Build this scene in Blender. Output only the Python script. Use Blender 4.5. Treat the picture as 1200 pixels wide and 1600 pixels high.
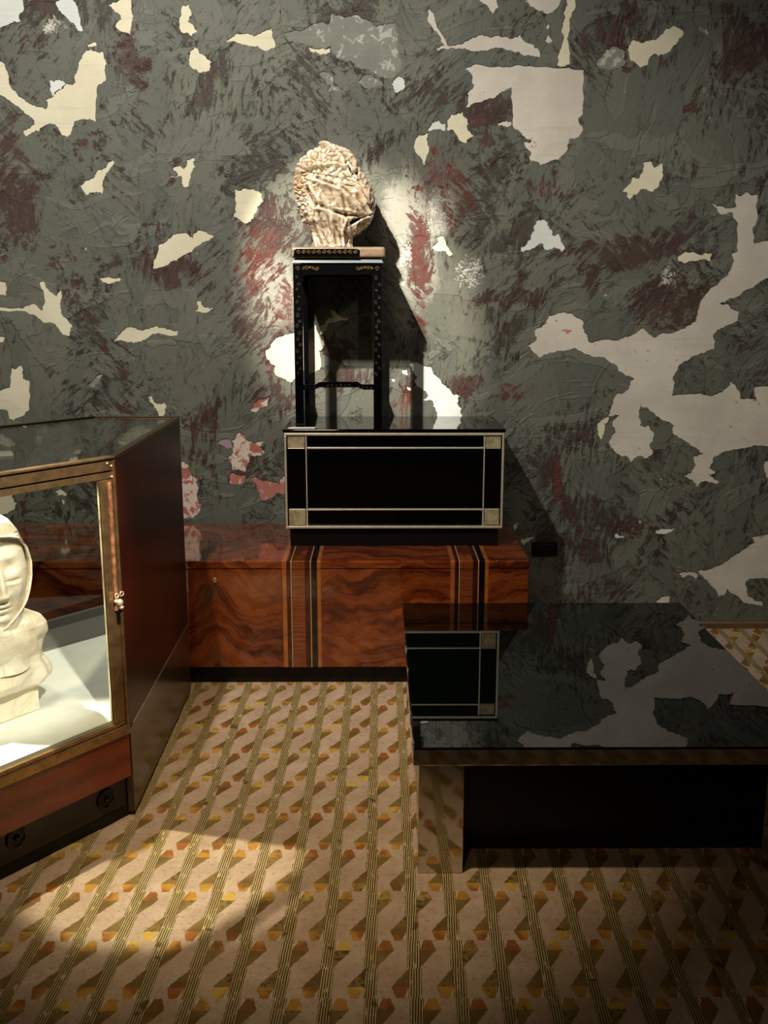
import bpy, bmesh, math, random
from math import sin, cos, pi, radians, atan, sqrt, exp
from mathutils import Vector, Matrix, noise
from mathutils.geometry import delaunay_2d_cdt
random.seed(7)
sc = bpy.context.scene
for o in list(bpy.data.objects): bpy.data.objects.remove(o)

# ------------------------------------------------------------------ camera
F, PITCH, HC = 1560.0, 0.2095, 1.55
YAW = atan(8 / F)
cd = bpy.data.cameras.new('camera'); cam = bpy.data.objects.new('camera', cd); sc.collection.objects.link(cam)
cam.location = (0, 0, HC); cam.rotation_euler = (pi/2 - PITCH, 0, -YAW)
cd.sensor_fit = 'VERTICAL'; cd.sensor_height = 36; cd.lens = F/1600*36; cd.clip_start = .05
sc.camera = cam
# ------------------------------------------------------------------ world, exposure
w = bpy.data.worlds.new('world'); sc.world = w; w.use_nodes = True
w.node_tree.nodes['Background'].inputs[0].default_value = (1, .93, .82, 1)
w.node_tree.nodes['Background'].inputs[1].default_value = .002
sc.view_settings.view_transform = 'Standard'; sc.view_settings.look = 'None'
sc.view_settings.exposure = 0; sc.view_settings.gamma = 1; sc.view_settings.use_curve_mapping = False

# ------------------------------------------------------------------ lamps of the room (track spots) and an added fill
def spot(name, loc, tgt, energy, half, blend, color=(1, .86, .66), size=.02):
    l = bpy.data.lights.new(name, 'SPOT'); l.energy = energy; l.spot_size = radians(half*2); l.spot_blend = blend
    l.color = color; l.shadow_soft_size = size
    o = bpy.data.objects.new(name, l); sc.collection.objects.link(o); o.location = loc
    o.rotation_euler = (Vector(tgt)-Vector(loc)).to_track_quat('-Z', 'Y').to_euler(); return o
# spot on the gilded head, case spot, wall washers, floor wash
spot('light_head', (-.90, 2.25, 3.62), (-.13, 4.55, 1.60), 960, 10.2, .5, (1, .94, .82), .018)
spot('light_case', (-1.88, 3.05, 2.80), (-.63, 2.55, 0), 780, 7.4, .30, (1, .90, .70), .035)
spot('light_wall_left', (-1.05, 2.0, 3.7), (-.55, 4.6, 1.75), 430, 46, .9, (1, .965, .88), .05)
spot('light_wall_right', (1.95, 2.2, 3.4), (1.25, 4.6, 1.2), 75, 30, 1, (1, .93, .82), .08)
spot('light_floor', (-.20, 2.1, 3.4), (-.26, 3.00, 0), 290, 22, .95, (1, .82, .55), .06)
spot('light_case_front', (.25, .9, 2.75), (-1.12, 2.8, .72), 560, 8.5, .5, (1, .93, .80), .03)
spot('light_fill', (-.6, -.6, 3.4), (-.4, 1.6, 0), 42, 60, 1, (1, .79, .48), .2)  # unseen soft fill, added to lift the front carpet and steel reflections

# ------------------------------------------------------------------ pixel -> world (used to read sizes off the photograph)
def W(x, y, Y=None, z=None):
    c = ((x-600)/F, -(y-800)/F)
    d = (c[0], c[1]*sin(PITCH)+cos(PITCH), c[1]*cos(PITCH)-sin(PITCH))
    d = (d[0]*cos(YAW)+d[1]*sin(YAW), -d[0]*sin(YAW)+d[1]*cos(YAW), d[2])
    t = Y/d[1] if Y is not None else (z-HC)/d[2]
    return Vector((d[0]*t, d[1]*t, HC+d[2]*t))

# ------------------------------------------------------------------ node helper
class V:
    def __init__(s, nt, k): s.nt, s.k = nt, k
    def m(s, op, *a, clamp=False):
        n = s.nt.nodes.new('ShaderNodeMath'); n.operation = op; n.use_clamp = clamp
        for i, x in enumerate((s,)+a):
            if isinstance(x, V): s.nt.links.new(x.k, n.inputs[i])
            else: n.inputs[i].default_value = x
        return V(s.nt, n.outputs[0])
    def __add__(s, o): return s.m('ADD', o)
    __radd__ = __add__
    def __sub__(s, o): return s.m('SUBTRACT', o)
    def __rsub__(s, o): return (s*-1)+o
    def __mul__(s, o): return s.m('MULTIPLY', o)
    __rmul__ = __mul__
    def __truediv__(s, o): return s.m('DIVIDE', o)
    def __lt__(s, o): return s.m('LESS_THAN', o)
    def __gt__(s, o): return s.m('GREATER_THAN', o)
    def fract(s): return s.m('FRACT')
    def abs(s): return s.m('ABSOLUTE')
    def min(s, o): return s.m('MINIMUM', o)
    def max(s, o): return s.m('MAXIMUM', o)
    def sat(s): return s.m('ADD', 0., clamp=True)
    def sm(s, a, b):
        n = s.nt.nodes.new('ShaderNodeMapRange'); n.interpolation_type = 'SMOOTHSTEP'
        s.nt.links.new(s.k, n.inputs[0]); n.inputs[1].default_value = a; n.inputs[2].default_value = b
        return V(s.nt, n.outputs[0])
class Mat:
    def __init__(s, name):
        s.mat = bpy.data.materials.new(name); s.mat.use_nodes = True; s.nt = s.mat.node_tree
        s.b = s.nt.nodes['Principled BSDF']; s.tc = s.nt.nodes.new('ShaderNodeTexCoord')
        s.obj = s.tc.outputs['Object']
    def xyz(s, k=None):
        n = s.nt.nodes.new('ShaderNodeSeparateXYZ'); s.nt.links.new(k or s.obj, n.inputs[0])
        return [V(s.nt, n.outputs[i]) for i in range(3)]
    def vec(s, x=0., y=0., z=0.):
        n = s.nt.nodes.new('ShaderNodeCombineXYZ')
        for i, a in enumerate((x, y, z)):
            if isinstance(a, V): s.nt.links.new(a.k, n.inputs[i])
            else: n.inputs[i].default_value = a
        return n.outputs[0]
    def map(s, k=None, loc=(0, 0, 0), rot=(0, 0, 0), scale=(1, 1, 1)):
        if any(rot) and scale != (1, 1, 1):            # turn first, then stretch
            k = s.map(k, rot=rot); rot = (0, 0, 0)
        n = s.nt.nodes.new('ShaderNodeMapping'); s.nt.links.new(k or s.obj, n.inputs[0])
        n.inputs[1].default_value = loc; n.inputs[2].default_value = rot; n.inputs[3].default_value = scale
        return n.outputs[0]
    def noise(s, scale, k=None, detail=4, rough=.55, dist=0., lac=2.):
        n = s.nt.nodes.new('ShaderNodeTexNoise'); s.nt.links.new(k or s.obj, n.inputs['Vector'])
        n.inputs['Scale'].default_value = scale; n.inputs['Detail'].default_value = detail
        n.inputs['Roughness'].default_value = rough; n.inputs['Distortion'].default_value = dist
        n.inputs['Lacunarity'].default_value = lac
        return V(s.nt, n.outputs[0])
    def voro(s, scale, k=None, feature='F1'):
        n = s.nt.nodes.new('ShaderNodeTexVoronoi'); s.nt.links.new(k or s.obj, n.inputs['Vector'])
        n.feature = feature; n.inputs['Scale'].default_value = scale; return V(s.nt, n.outputs[0])
    def wave(s, scale, k=None, dist=4, detail=3, dscale=1.5, axis='X', rough=.6):
        n = s.nt.nodes.new('ShaderNodeTexWave'); s.nt.links.new(k or s.obj, n.inputs['Vector']); n.bands_direction = axis
        n.inputs['Scale'].default_value = scale; n.inputs['Distortion'].default_value = dist; n.inputs['Detail'].default_value = detail
        n.inputs['Detail Scale'].default_value = dscale; n.inputs['Detail Roughness'].default_value = rough
        return V(s.nt, n.outputs['Fac'])
    def mix(s, f, a, b):
        n = s.nt.nodes.new('ShaderNodeMix'); n.data_type = 'RGBA'
        if isinstance(f, V): s.nt.links.new(f.k, n.inputs[0])
        else: n.inputs[0].default_value = f
        for i, c in ((6, a), (7, b)):
            if isinstance(c, tuple): n.inputs[i].default_value = (*c, 1)
            else: s.nt.links.new(c, n.inputs[i])
        return n.outputs[2]
    def set(s, color=None, rough=None, metal=None, bump=None, bs=.3, bd=.01, coat=None, ior=None, spec=None):
        I = s.b.inputs
        def put(k, v):
            if v is None: return
            if isinstance(v, V): s.nt.links.new(v.k, I[k])
            elif isinstance(v, tuple): I[k].default_value = (*v, 1)
            elif isinstance(v, (int, float)): I[k].default_value = v
            else: s.nt.links.new(v, I[k])
        put('Base Color', color); put('Roughness', rough); put('Metallic', metal); put('Coat Weight', coat); put('IOR', ior); put('Specular IOR Level', spec)
        if coat: I['Coat Roughness'].default_value = .04
        if bump is not None:
            n = s.nt.nodes.new('ShaderNodeBump'); n.inputs['Strength'].default_value = bs; n.inputs['Distance'].default_value = bd
            s.nt.links.new(bump.k, n.inputs['Height']); s.nt.links.new(n.outputs[0], I['Normal'])
        return s.mat
def plain(name, col, rough=.4, metal=0., coat=None, var=.0, vs=20, bs=.0, ior=None, spec=None):
    m = Mat(name); c = col
    n = m.noise(vs)
    if var: c = m.mix(n.sm(.3, .7), tuple(max(0, v*(1-var)) for v in col), tuple(v*(1+var) for v in col))
    return m.set(c, rough, metal, bump=n if bs else None, bs=bs, bd=.002, coat=coat, ior=ior, spec=spec)

# ------------------------------------------------------------------ mesh helpers
def link(name, bm, mat, parent=None, smooth=False, kind=None):
    me = bpy.data.meshes.new(name); bm.normal_update(); bm.to_mesh(me); bm.free()
    if mat: me.materials.append(mat)
    if smooth:
        for p in me.polygons: p.use_smooth = True
    o = bpy.data.objects.new(name, me); sc.collection.objects.link(o)
    if parent: o.parent = parent; o.matrix_parent_inverse = Matrix.Identity(4)
    if kind: o['kind'] = kind
    return o
def thing(name, label, cat, loc=(0, 0, 0), rz=0, group=None):
    o = bpy.data.objects.new(name, None); sc.collection.objects.link(o); o.location = loc; o.rotation_euler = (0, 0, rz)
    o['label'] = label; o['category'] = cat
    if group: o['group'] = group
    return o
def box(bm, x0, x1, y0, y1, z0, z1, bev=0, seg=2):
    b = bmesh.new(); vs = [b.verts.new((x, y, z)) for x in (x0, x1) for y in (y0, y1) for z in (z0, z1)]
    for f in ((0, 1, 3, 2), (4, 6, 7, 5), (0, 4, 5, 1), (2, 3, 7, 6), (0, 2, 6, 4), (1, 5, 7, 3)): b.faces.new([vs[i] for i in f])
    if bev: bmesh.ops.bevel(b, geom=b.edges[:], offset=bev, segments=seg, affect='EDGES', profile=.5)
    merge(bm, b); return bm
def merge(bm, b, M=None):
    if M is not None: b.transform(M)
    me = bpy.data.meshes.new('tmp'); b.to_mesh(me); b.free(); bm.from_mesh(me); bpy.data.meshes.remove(me)
def prism(bm, pts, d0, d1, axis='z', bev=0):
    """pts 2D polygon; axis z: pts=(x,y) extruded in z; axis y: pts=(x,z) extruded in y"""
    b = bmesh.new()
    f3 = (lambda p, d: (p[0], p[1], d)) if axis == 'z' else (lambda p, d: (p[0], d, p[1])) if axis == 'y' else (lambda p, d: (d, p[0], p[1]))
    a = [b.verts.new(f3(p, d0)) for p in pts]; c = [b.verts.new(f3(p, d1)) for p in pts]; n = len(pts)
    b.faces.new(a); b.faces.new(c[::-1])
    for i in range(n): b.faces.new((a[i], c[i], c[(i+1) % n], a[(i+1) % n]))
    bmesh.ops.recalc_face_normals(b, faces=b.faces[:])
    if bev: bmesh.ops.bevel(b, geom=b.edges[:], offset=bev, segments=2, affect='EDGES', profile=.5)
    merge(bm, b); return bm
def tube(bm, pts, r, n=6, closed=False):
    pts = [Vector(p) for p in pts]; b = bmesh.new(); rings = []
    for i, p in enumerate(pts):
        t = (pts[min(i+1, len(pts)-1)]-pts[max(i-1, 0)]).normalized()
        a = t.orthogonal() if abs(t.y) > .9 else t.cross(Vector((0, 1, 0))).normalized()
        a.normalize(); c = t.cross(a); rr = r[i] if isinstance(r, list) else r
        rings.append([b.verts.new(p+a*rr*cos(2*pi*k/n)+c*rr*sin(2*pi*k/n)) for k in range(n)])
    for i in range(len(rings)-1):
        for k in range(n): b.faces.new((rings[i][k], rings[i][(k+1) % n], rings[i+1][(k+1) % n], rings[i+1][k]))
    b.faces.new(rings[0][::-1]); b.faces.new(rings[-1]); merge(bm, b); return bm
def sphere(bm, c, r, M=None, sub=3):
    b = bmesh.new(); bmesh.ops.create_icosphere(b, subdivisions=sub, radius=1)
    S = Matrix.Diagonal((*(r if isinstance(r, tuple) else (r, r, r)), 1))
    merge(bm, b, Matrix.Translation(c) @ (M or Matrix.Identity(4)) @ S)
def cyl(bm, c, r, h, axis=Vector((0, 0, 1)), n=24, r2=None):
    b = bmesh.new(); bmesh.ops.create_cone(b, cap_ends=True, segments=n, radius1=r, radius2=r if r2 is None else r2, depth=h)
    merge(bm, b, Matrix.Translation(c) @ axis.to_track_quat('Z', 'Y').to_matrix().to_4x4())
B = bmesh.new

# ------------------------------------------------------------------ materials
BRASS = plain('aged_brass', (.40, .25, .115), .38, .85, var=.25, vs=30, bs=.05)
BRASS2 = plain('bright_brass', (.95, .84, .62), .38, .7, var=.1, vs=60)
CHROME = plain('polished_steel', (.62, .60, .55), .07, 1.)
BLACK = plain('black_lacquer', (.0015, .0015, .0015), .05, 0., ior=1.5)
BLACKM = plain('black_painted', (.003, .0026, .002), .4, spec=.3)
GOLD = plain('gilt_line', (.62, .45, .20), .35, 1., var=.3, vs=90)
def wood(name, c1, c2, c3, sx, sz, rot=0., rough=.12, coat=.6):
    m = Mat(name); k = m.map(rot=(0, rot, 0), scale=(sx, 1., sz))
    w1 = m.noise(1.6, k, 6, .62, 1.6); w2 = m.wave(1.1, k, 9, 4, 1.2, 'Z', .65); fine = m.noise(60, m.map(scale=(1, 1, 9)), 3)
    f = (w2*.55+w1*.75-.1)
    c = m.mix(f.sm(.25, .62), c3, c2); c = m.mix(f.sm(.55, .95), c, c1); c = m.mix((fine.sm(.35, .75))*.35, c, c3)
    return m.set(c, rough, 0, coat=coat)
def burl():
    """bookmatched figured walnut: flame shaped dark veins on glowing red brown"""
    m = Mat('figured_walnut'); X, Y, Z = m.xyz()
    u = (X-.67-W(336, 900, Y=3.873).x).abs(); Zt = Z-Y*.75      # distance from the bookmatch seam
    wob = m.noise(3.2, None, 3, .5); wob2 = m.noise(9, m.map(loc=(3, 0, 0)), 3, .55)
    arch = Zt+(u*1.9).min(.28)*.45-u*.12+(wob-.5)*.26+(wob2-.5)*.05
    v1 = m.noise(1., m.vec(u*2.6, Y*.5, arch*20.), 5, .62, .7)
    v2 = m.noise(1., m.vec(u*9., Y*2., arch*60.+4.), 4, .65, .4)
    bl = m.noise(2.4, m.map(loc=(5, 0, 2)), 3, .5)
    c = m.mix(v1.sm(.36, .64), (.085, .012, .003), (.27, .062, .013))
    c = m.mix(bl.sm(.35, .65)*.55, c, (.165, .025, .006))
    dk = (v1*-1.+1.)*.62+(v2-.5)*.5+(bl-.5)*.25
    c = m.mix(dk.sm(.31, .48)*.85, c, (.030, .006, .003))
    c = m.mix((m.noise(1., m.vec(X*40., Y*8, Zt*260.), 2)).sm(.45, .8)*.3, c, (.06, .012, .004))
    return m.set(c, .10, 0, coat=.8)
WALNUT = None
STRAIGHT = wood('straight_veneer', (.33, .085, .022), (.22, .05, .013), (.08, .015, .005), 1.5, 45, 0)
ORANGE = plain('orange_veneer', (.34, .10, .022), .12, coat=.6, var=.2)
DARKV = plain('dark_veneer', (.045, .009, .005), .12, coat=.6, var=.3)
BLACKV = plain('black_veneer', (.006, .003, .003), .12, coat=.6)
LIGHTV = plain('light_stringing', (.5, .28, .1), .2, coat=.5)
MAHOG = wood('dark_mahogany', (.060, .008, .004), (.042, .005, .003), (.028, .003, .002), 1.2, .7, 0, .33, None); MAHOG.node_tree.nodes['Principled BSDF'].inputs['Specular IOR Level'].default_value = .25
REDWOOD = wood('red_mahogany', (.25, .042, .012), (.21, .034, .010), (.15, .022, .007), 1.2, 3, 0, .3, .2)
PLINTH = plain('dark_plinth', (.018, .010, .006), .4, var=.2)

def glass(name, tint=(.97, .985, .97), base=.04):
    m = Mat(name); nt = m.nt; nt.nodes.remove(m.b)
    tr = nt.nodes.new('ShaderNodeBsdfTransparent'); tr.inputs[0].default_value = (*tint, 1)
    gl = nt.nodes.new('ShaderNodeBsdfGlossy'); gl.inputs['Roughness'].default_value = .02
    lw = nt.nodes.new('ShaderNodeLayerWeight'); lw.inputs[0].default_value = .5
    fr = V(nt, lw.outputs['Facing']).m('POWER', 5.)*.92+base
    mx = nt.nodes.new('ShaderNodeMixShader'); out = nt.nodes['Material Output']
    nt.links.new(fr.k, mx.inputs[0]); nt.links.new(tr.outputs[0], mx.inputs[1]); nt.links.new(gl.outputs[0], mx.inputs[2])
    nt.links.new(mx.outputs[0], out.inputs[0]); return m.mat
GLASS = glass('case_glass')

# wall paint ----------------------------------------------------------
YW = 4.60
def PX(x, y): p = W(x, y, Y=YW); return p.x, p.z
def wall_paint():
    m = Mat('scraped_paint'); X, Y_, Z = m.xyz()
    wv = m.noise(1.3, None, 3, .5); wv2 = m.noise(1.1, m.map(loc=(7, 0, 3)), 3, .5)
    wx, wz = X+(wv-.5)*.55, Z+(wv2-.5)*.55
    k = m.vec(wx, 0., wz)
    def blobs(L):
        r = None
        for (cx, cy, rx, ry) in L:
            px, pz = PX(cx, cy); a = (X-px)/(rx*.003); b = (Z-pz)/(ry*.003); v = (1.-(a*a+b*b)).max(0.)
            r = v if r is None else r.max(v)
        return r
    red = blobs([(205, 90, 34, 90), (12, 230, 34, 80), (30, 330, 50, 70), (410, 370, 60, 80), (390, 470, 45, 60), (400, 520, 60, 60), (655, 430, 28, 150),
                 (520, 540, 50, 30), (540, 590, 60, 28), (260, 420, 60, 40), (850, 290, 60, 30), (980, 395, 110, 34), (800, 465, 80, 18), (925, 440, 14, 50),
                 (320, 660, 40, 80), (430, 620, 50, 50), (730, 600, 50, 20), (790, 620, 40, 16), (870, 750, 12, 55), (640, 600, 20, 40), (1060, 480, 90, 60), (780, 170, 50, 30), (1160, 80, 60, 60), (1000, 820, 60, 30)])
    brt = blobs([(400, 410, 50, 70), (655, 420, 24, 150), (445, 480, 30, 60), (640, 620, 30, 40), (690, 300, 60, 80), (430, 560, 30, 30), (800, 610, 60, 22), (872, 750, 8, 45), (850, 295, 30, 16)])
    pale = blobs([(640, 400, 62, 170), (425, 450, 60, 90), (690, 330, 34, 60)])
    sp = blobs([(682, 335, 26, 55), (735, 425, 34, 34), (1045, 432, 24, 22), (85, 40, 26, 16), (630, 400, 20, 60)])
    # trowel strokes in several directions
    def stroke(rot, sx, sz, loc, c, w_, dist=.7): 
        n = m.noise(1., m.map(k, rot=(0, rot, 0), scale=(sx, 1, sz), loc=loc), 4, .58, dist); return n, ((n-c).abs()*-w_+.30)
    sel1 = m.noise(1.9, m.map(k, loc=(1, 0, 6)), 2, .5).sm(.47, .53); sel2 = m.noise(2.3, m.map(k, loc=(4, 0, 2)), 2, .5).sm(.47, .53)
    fA = m.noise(1., m.map(rot=(0, .8, 0), scale=(14, 1, 52)), 6, .70, .5); fB = m.noise(1., m.map(rot=(0, -.75, 0), scale=(15, 1, 50)), 6, .70, .5)
    fC = m.noise(1., m.map(rot=(0, 1.45, 0), scale=(15, 1, 56)), 6, .70, .5); fD = m.noise(26, None, 6, .7, .6)
    lerp = lambda a_, b_, t_: a_+(b_-a_)*t_
    fine = lerp(lerp(fA, fB, sel1), lerp(fC, fD, sel1), sel2)
    grit = m.noise(150, None, 3, .7); big = m.noise(1.35, m.map(loc=(3, 0, 0)), 4, .5); mid = m.noise(4.2, m.map(k), 5, .6, .9)
    brk = (fine*.85+grit*.15)
    n1, s1 = stroke(.7, 1.6, 4.2, (0, 0, 0), .56, 13.); n2, s2 = stroke(-.9, 1.5, 4.6, (5, 0, 1), .48, 11.); n3, s3 = stroke(1.45, 1.4, 4.2, (2, 0, 9), .5, 12.); n4, s4 = stroke(.1, 1.4, 5., (8, 0, 3), .5, 13., 1.2)
    c = m.mix(big.sm(.35, .65), (.116, .118, .090), (.142, .140, .107))
    c = m.mix(n3.sm(.50, .52)*.6, c, (.098, .104, .086))
    c = m.mix(n4.sm(.55, .565)*.6, c, (.160, .159, .128))
    c = m.mix((n1*.5+mid*.5).sm(.555, .57)*.5, c, (.080, .083, .066))
    c = m.mix((fine-.5).abs().sm(.0, .12)*.0+(fine.sm(.45, .7))*.22, c, (.085, .083, .066))
    pal = (pale*1.1+(fine-.5)*1.8+(n2-.5)*1.6)
    c = m.mix(pal.sm(.35, .85)*.75, c, (.40, .38, .31))
    # scratchy abraded zones between smooth trowelled ones
    zone = (n1*.40+n2*.30+big*.30); gate = zone.sm(.46, .56)*.7+.3
    ab = (zone*2.3+(brk-.5)*1.5)
    c = m.mix(ab.sm(1.25, 1.36)*.82, c, (.043, .034, .026))
    for s_, a_ in ((s1, .9), (s2, .85), (s3, .8), (s4, .6)):
        c = m.mix((s_-.12+(brk-.5)*2.0).sm(.08, .26)*gate*a_, c, (.028, .022, .017))
    # maroon under coat
    ra = (n1*.6+n2*.6+(brk-.5)*1.4+red*.30)
    c = m.mix(ra.sm(.71, .83)*.85, c, (.055, .023, .018))
    rb = (n2*.5+n1*.4+(brk-.5)*2.4+brt*.42)
    c = m.mix(rb.sm(.70, .86)*.8, c, (.130, .032, .021))
    # white speckles
    c = m.mix(((sp*.6+(grit*.5+fD*.5-.5)*3.6).sm(.50, .66)), c, (.55, .53, .46))
    c = m.mix((m.noise(24, m.map(loc=(9, 1, 4)), 2, .5)).sm(.785, .81), c, (.55, .53, .45))
    v = m.voro(1.7, m.map(k, scale=(1, 1, .5)), 'DISTANCE_TO_EDGE')
    c = m.mix(((v*-34.+.20+(brk-.5)*2.4).sm(0, .4))*.7, c, (.022, .019, .015))
    h = (mid*.4+n1*.4+brk*.45-ab.sm(1.22, 1.36)*.25+n3.sm(.50, .52)*.25+n4.sm(.55, .565)*.3-(n1*.5+mid*.5).sm(.555, .57)*.25)
    return m.set(c, .6, 0, bump=h, bs=.6, bd=.014, spec=.35)
PAINT = wall_paint()
def plaster(name, c1, c2, spk=None, amt=.0):
    m = Mat(name); n = m.noise(4, None, 5, .6); f = m.noise(45, None, 4, .7); st = m.noise(1, m.map(scale=(3, 1, 60)), 3)
    c = m.mix(n.sm(.35, .65), c1, c2); c = m.mix((f.sm(.70, .76))*.6, c, (.20, .15, .10)); c = m.mix(st.sm(.55, .75)*.18, c, (.35, .28, .22))
    if spk:
        g = m.noise(28, m.map(loc=(2, 0, 5)), 5, .65, .5); c = m.mix((g+(n-.5)*.5).sm(amt-.03, amt+.03), c, spk)
    return m.set(c, .75, 0, bump=f, bs=.25, bd=.003)
PL = {'c': plaster('cream_plaster', (.66, .60, .42), (.74, .68, .50)), 'p': plaster('pinkish_plaster', (.56, .50, .42), (.66, .60, .50), (.5, .2, .13), .68),
      'w': plaster('white_plaster', (.60, .62, .58), (.72, .72, .66)), 'g': plaster('grey_skim', (.17, .168, .138), (.21, .205, .17), (.42, .41, .35), .60),
      'r': plaster('red_speckled_plaster', (.62, .50, .42), (.70, .60, .48), (.38, .12, .09), .50), 'd': plaster('rust_plaster', (.42, .15, .11), (.48, .20, .15), (.70, .55, .45), .56),
      'l': plaster('lilac_skim', (.33, .22, .26), (.38, .26, .28)), 'y': plaster('ochre_plaster', (.66, .50, .26), (.70, .58, .36))}

def carpet_mat():
    m = Mat('woven_carpet'); X0, Y0, Z0 = m.xyz()
    d1 = m.noise(60, None, 4, .7); d2 = m.noise(60, m.map(loc=(4, 4, 0)), 3, .6)
    X = X0+(d1-.5)*.008; Y = Y0+(d2-.5)*.012
    v = ((Y*-1.+2.404)/.209).fract()
    P = .1033
    zz = ((v*2.).fract()-.5)*.0045
    u0 = ((X+zz-.083)/P).fract(); e = u0.min(1.-u0)
    band = e < .145
    u = (u0-.145)/.71
    def shape(uu, vv):
        up = vv*(.17/.18)+.38; dn = ((1.-(vv-.18)/.32)*.55)
        return (uu < up.min(dn)), (vv < .185)
    A, At = shape(u, v); Bm, Bt = shape(1.-u, 1.-v)
    nt = lambda uu, vv: (uu < ((1.-vv/.17)*.13))
    NA, NB = nt(u, v), nt(1.-u, 1.-v)
    big = m.noise(1.6, None, 3, .5); mid = m.noise(9, None, 3, .6); fi = m.noise(160, m.map(scale=(1, 1.6, 1)), 3, .7); sp = m.noise(70, None, 4, .7); cell = m.noise(7, m.map(loc=(11, 3, 0)), 2, .5)
    base = m.mix(mid.sm(.3, .7), (.46, .335, .245), (.37, .26, .185))
    base = m.mix((sp.sm(.56, .66))*.6, base, (.19, .115, .065))
    base = m.mix((m.noise(24, m.map(scale=(1, 3, 1)), 3, .6).sm(.55, .68))*.35, base, (.50, .40, .28))
    ol = m.mix(cell.sm(.35, .65), (.120, .066, .018), (.200, .132, .040))
    base = m.mix((m.noise(2.2, m.map(loc=(6, 2, 0)), 4, .6).sm(.42, .62))*.35, base, (.30, .195, .115))
    ac = m.mix(cell.sm(.42, .50), (.27, .085, .016), (.42, .20, .030)); ac = m.mix(cell.sm(.55, .62), ac, (.52, .33, .065))
    ac = m.mix(((sp*.6+mid*.5).sm(.60, .66))*.75, ac, (.05, .02, .008))
    ol = m.mix(((sp*.6+cell*.5).sm(.60, .68))*.8, ol, (.035, .018, .008))
    ac = m.mix(mid.sm(.45, .65)*.55+.12, ac, ol)
    sh = A.max(Bm); top = (A*At).max(Bm*Bt)
    c = m.mix(sh, base, m.mix(top, ol, ac))
    c = m.mix((NA*A).max(NB*Bm), c, (.46, .36, .26))
    ux = ((X0+(d1-.5)*.0022+zz-.083)/P).fract(); ln = ((ux+.145).fract()/.29*5.).fract()
    lm = ((ln-.5).abs()*2.).sm(.22, .50)
    tick = m.noise(1., m.map(scale=(90, 26, 1)), 2, .6)
    bc = m.mix(mid.sm(.35, .65), (.44, .32, .13), (.54, .42, .22))
    bc = m.mix((lm*(tick.sm(.26, .42)))*.95, bc, (.058, .030, .009))
    bc = m.mix(((m.noise(14, m.map(loc=(1, 8, 0)), 2, .5)).sm(.66, .70))*.7, bc, (.04, .015, .006))
    c = m.mix((m.noise(38, m.map(loc=(3, 9, 0)), 4, .7)).sm(.52, .66)*.35, c, (.24, .15, .075))
    c = m.mix(band, c, bc)
    c = m.mix((fi.sm(.45, .8))*.35, c, (.12, .075, .03))
    return m.set(c, .85, 0, bump=(fi*.5+sp*.5), bs=.5, bd=.004, spec=.15)
CARPET = carpet_mat()

# ------------------------------------------------------------------ setting
bm = B(); box(bm, -3.6, 3.6, -1.6, 4.75, -.06, 0)
floor = link('floor', bm, CARPET, kind='structure')

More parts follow.
